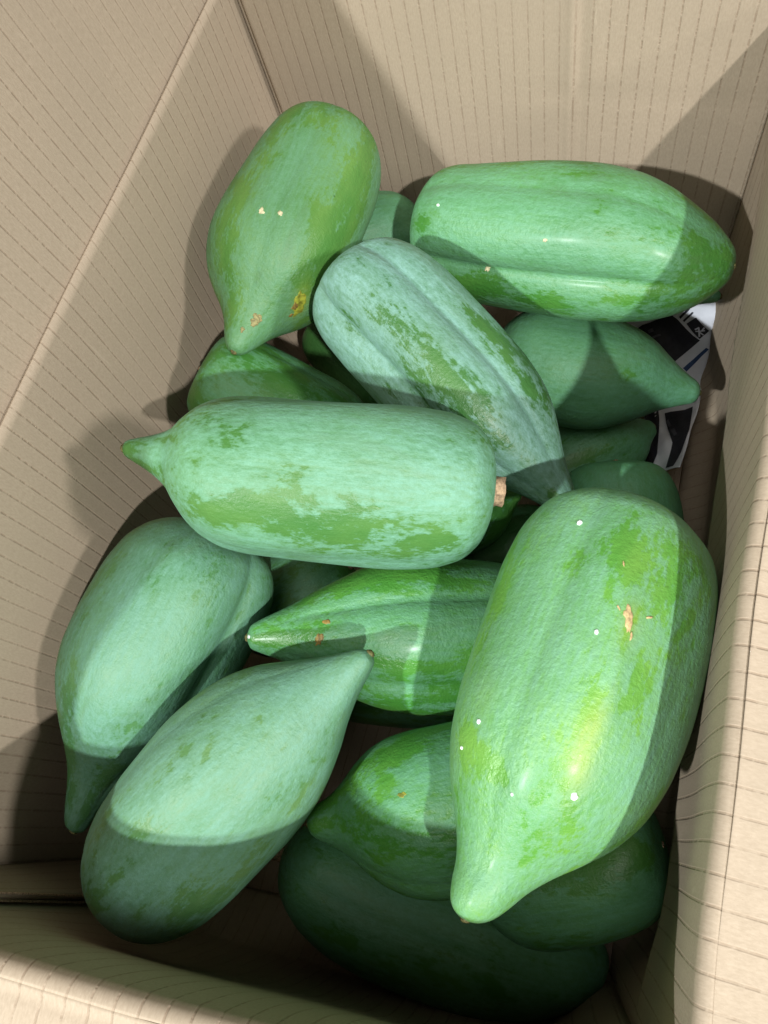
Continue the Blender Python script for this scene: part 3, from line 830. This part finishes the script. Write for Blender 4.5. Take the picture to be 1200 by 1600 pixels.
for p in PAPAYAS:
    verts, faces = [], []
    for k in range(1, NT):
        t = t_of(k)
        for i in range(NU):
            verts.append(papaya_local(p, t, 2 * math.pi * i / NU))
    a0, a1 = papaya_local(p, 0.0, 0.0), papaya_local(p, 1.0, 0.0)
    for k in range(NT - 2):
        for i in range(NU):
            j = (i + 1) % NU
            faces.append((k * NU + i, k * NU + j, (k + 1) * NU + j, (k + 1) * NU + i))
    n0 = len(verts)
    verts += [a0, a1]
    for i in range(NU):
        j = (i + 1) % NU
        faces.append((n0, j, i))
        faces.append((n0 + 1, (NT - 2) * NU + i, (NT - 2) * NU + j))
    o = mesh_object('papaya', verts, faces, skin(p))
    wear = o.data.color_attributes.new(name='wear', type='FLOAT_COLOR', domain='POINT')
    spots = []
    for key, kind, t, th, size, turn in MARKS:
        if key == p['key'] and kind in WEAR:
            c, n, du, dv = skin_frame(p, t, th)
            A = du * math.cos(turn) + dv * math.sin(turn)
            spots.append((WEAR.index(kind), c, A, n.cross(A), size))
    vals = [0.0] * (4 * len(verts))
    for i, v in enumerate(verts):
        vals[4 * i + 3] = 1.0
        for ch, c, A, B, size in spots:
            w = Vector(v) - c
            x, y = w.dot(A) / (0.5 * size), w.dot(B) / (0.22 * size)
            q = x * x + y * y
            if q < 6 and w.length < size:
                vals[4 * i + ch] = min(1.0, vals[4 * i + ch] + math.exp(-q))
    wear.data.foreach_set('color', vals)
    M = Matrix([p['axes'][0], p['axes'][1], p['axes'][2]]).transposed().to_4x4()
    o.matrix_world = Matrix.Translation(p['loc']) @ M
    tag(o, p['label'], 'papaya', 'papayas piled in the box')
    OBJ[p['key']] = o
    BYKEY[p['key']] = p

    # stem stub: a short ragged plug in the hollow of the blunt end
    sr, sl = p.get('stem', (0.006, 0.006))
    rnd = random.Random(int(p['seed'] * 100))
    verts, faces = [], []
    K = 14
    z0 = -0.5 * p['L']
    sx, sy = p.get('stem_at', (0.0, 0.0))
    rings = [(0.012, 1.05), (0.003, 1.0), (-0.4 * sl, 0.92), (-sl, 0.98), (-sl - 0.0006, 0.55), (-sl + 0.0008, 0.2)]
    for dz, rr in rings:
        for i in range(K):
            an = 2 * math.pi * i / K
            q = sr * rr * (1 + 0.13 * rnd.uniform(-1, 1))
            verts.append((sx + q * math.cos(an), sy + q * math.sin(an), z0 + dz + 0.0006 * rnd.uniform(-1, 1)))
    for k in range(len(rings) - 1):
        for i in range(K):
            j = (i + 1) % K
            faces.append((k * K + j, k * K + i, (k + 1) * K + i, (k + 1) * K + j))
    faces.append(tuple((len(rings) - 1) * K + i for i in reversed(range(K))))
    mesh_object('stem', verts, faces, MAT[p.get('stem_mat', 'stem')], o)

    # blossom scar on the tip
    verts, faces = [], []
    c, n, du, dv = skin_frame(p, 0.994, 0.3)
    rr = 0.0028
    tipc = Vector(a1)
    for k in range(5):
        a = k / 4 * math.pi / 2
        for i in range(10):
            an = 2 * math.pi * i / 10
            q = rr * math.cos(a) * (1 + 0.2 * rnd.uniform(-1, 1))
            verts.append(tipc + Vector((q * math.cos(an), q * math.sin(an), -0.0012 + 0.0020 * math.sin(a))))
    for k in range(4):
        for i in range(10):
            j = (i + 1) % 10
            faces.append((k * 10 + i, k * 10 + j, (k + 1) * 10 + j, (k + 1) * 10 + i))
    mesh_object('blossom_scar', verts, faces, MAT['tip'], o)

# ---------------------------------------------------------------- marks on the skins
NAMES = {'scar': 'scar', 'chip': 'scar', 'blemish': 'blemish', 'rust': 'blemish', 'knot': 'knot',
         'bruise': 'blemish', 'rub': 'rubbed_patch', 'sap': 'sap_drop', 'drop': 'water_drop'}
for n_mark, (key, kind, t, th, size, turn) in enumerate(MARKS):
    if kind in WEAR:
        continue
    p, o = BYKEY[key], OBJ[key]
    rnd = random.Random(100 + n_mark)
    c, n, du, dv = skin_frame(p, t, th)
    ex, ey, hgt = {'scar': (0.5, 0.16, 0.0004), 'chip': (0.5, 0.34, 0.0005), 'blemish': (0.55, 0.30, 0.00012),
                   'rust': (0.5, 0.3, 0.00015), 'knot': (0.5, 0.36, 0.0013), 'bruise': (0.5, 0.32, 0.0001), 'rub': (0.5, 0.20, 0.00006),
                   'sap': (0.5, 0.40, 0.0007), 'drop': (0.5, 0.42, 0.0012)}[kind]
    A = du * math.cos(turn) + dv * math.sin(turn)
    B = dv * math.cos(turn) - du * math.sin(turn)
    K, RN = (48, 6) if kind == 'rub' else (22, 6)
    ragged = {'sap': 0.22, 'drop': 0.12, 'bruise': 0.6, 'rub': 0.55}.get(kind, 0.42)
    rim = [1 + ragged * (noise.noise(Vector((math.cos(2 * math.pi * i / K) * 2.2, math.sin(2 * math.pi * i / K) * 2.2, n_mark * 7.7))) * 1.5
                         + 0.35 * rnd.uniform(-1, 1)) for i in range(K)]
    # map plane offsets back onto the skin by walking along t and th
    dt = (skin_point(p, t + 0.004, th) - skin_point(p, t - 0.004, th)).length / 0.008
    dth = max(1e-4, (skin_point(p, t, th + 0.02) - skin_point(p, t, th - 0.02)).length / 0.04)
    sgn = 1.0 if (skin_point(p, t, th + 0.02) - skin_point(p, t, th - 0.02)).dot(dv) > 0 else -1.0
    verts, faces = [], []
    for q in range(RN + 1):
        f = 1 - q / RN
        for i in range(K):
            an = 2 * math.pi * i / K
            w = A * (math.cos(an) * ex * size * f * rim[i]) + B * (math.sin(an) * ey * size * f * rim[i])
            tt, hh = t + w.dot(du) / dt, th + sgn * w.dot(dv) / dth
            s, m_, _, _ = skin_frame(p, max(0.01, min(0.99, tt)), hh)
            lift = -0.0003 if q == 0 else 0.00018 + hgt * math.sqrt(max(0, 1 - f * f))
            if kind == 'scar' and q > 0:
                lift += 0.0003 * rnd.random()
            verts.append(s + m_ * lift)
    for q in range(RN):
        for i in range(K):
            j = (i + 1) % K
            faces.append((q * K + i, q * K + j, (q + 1) * K + j, (q + 1) * K + i))
    mesh_object(NAMES[kind], verts, faces, MAT[kind], o)
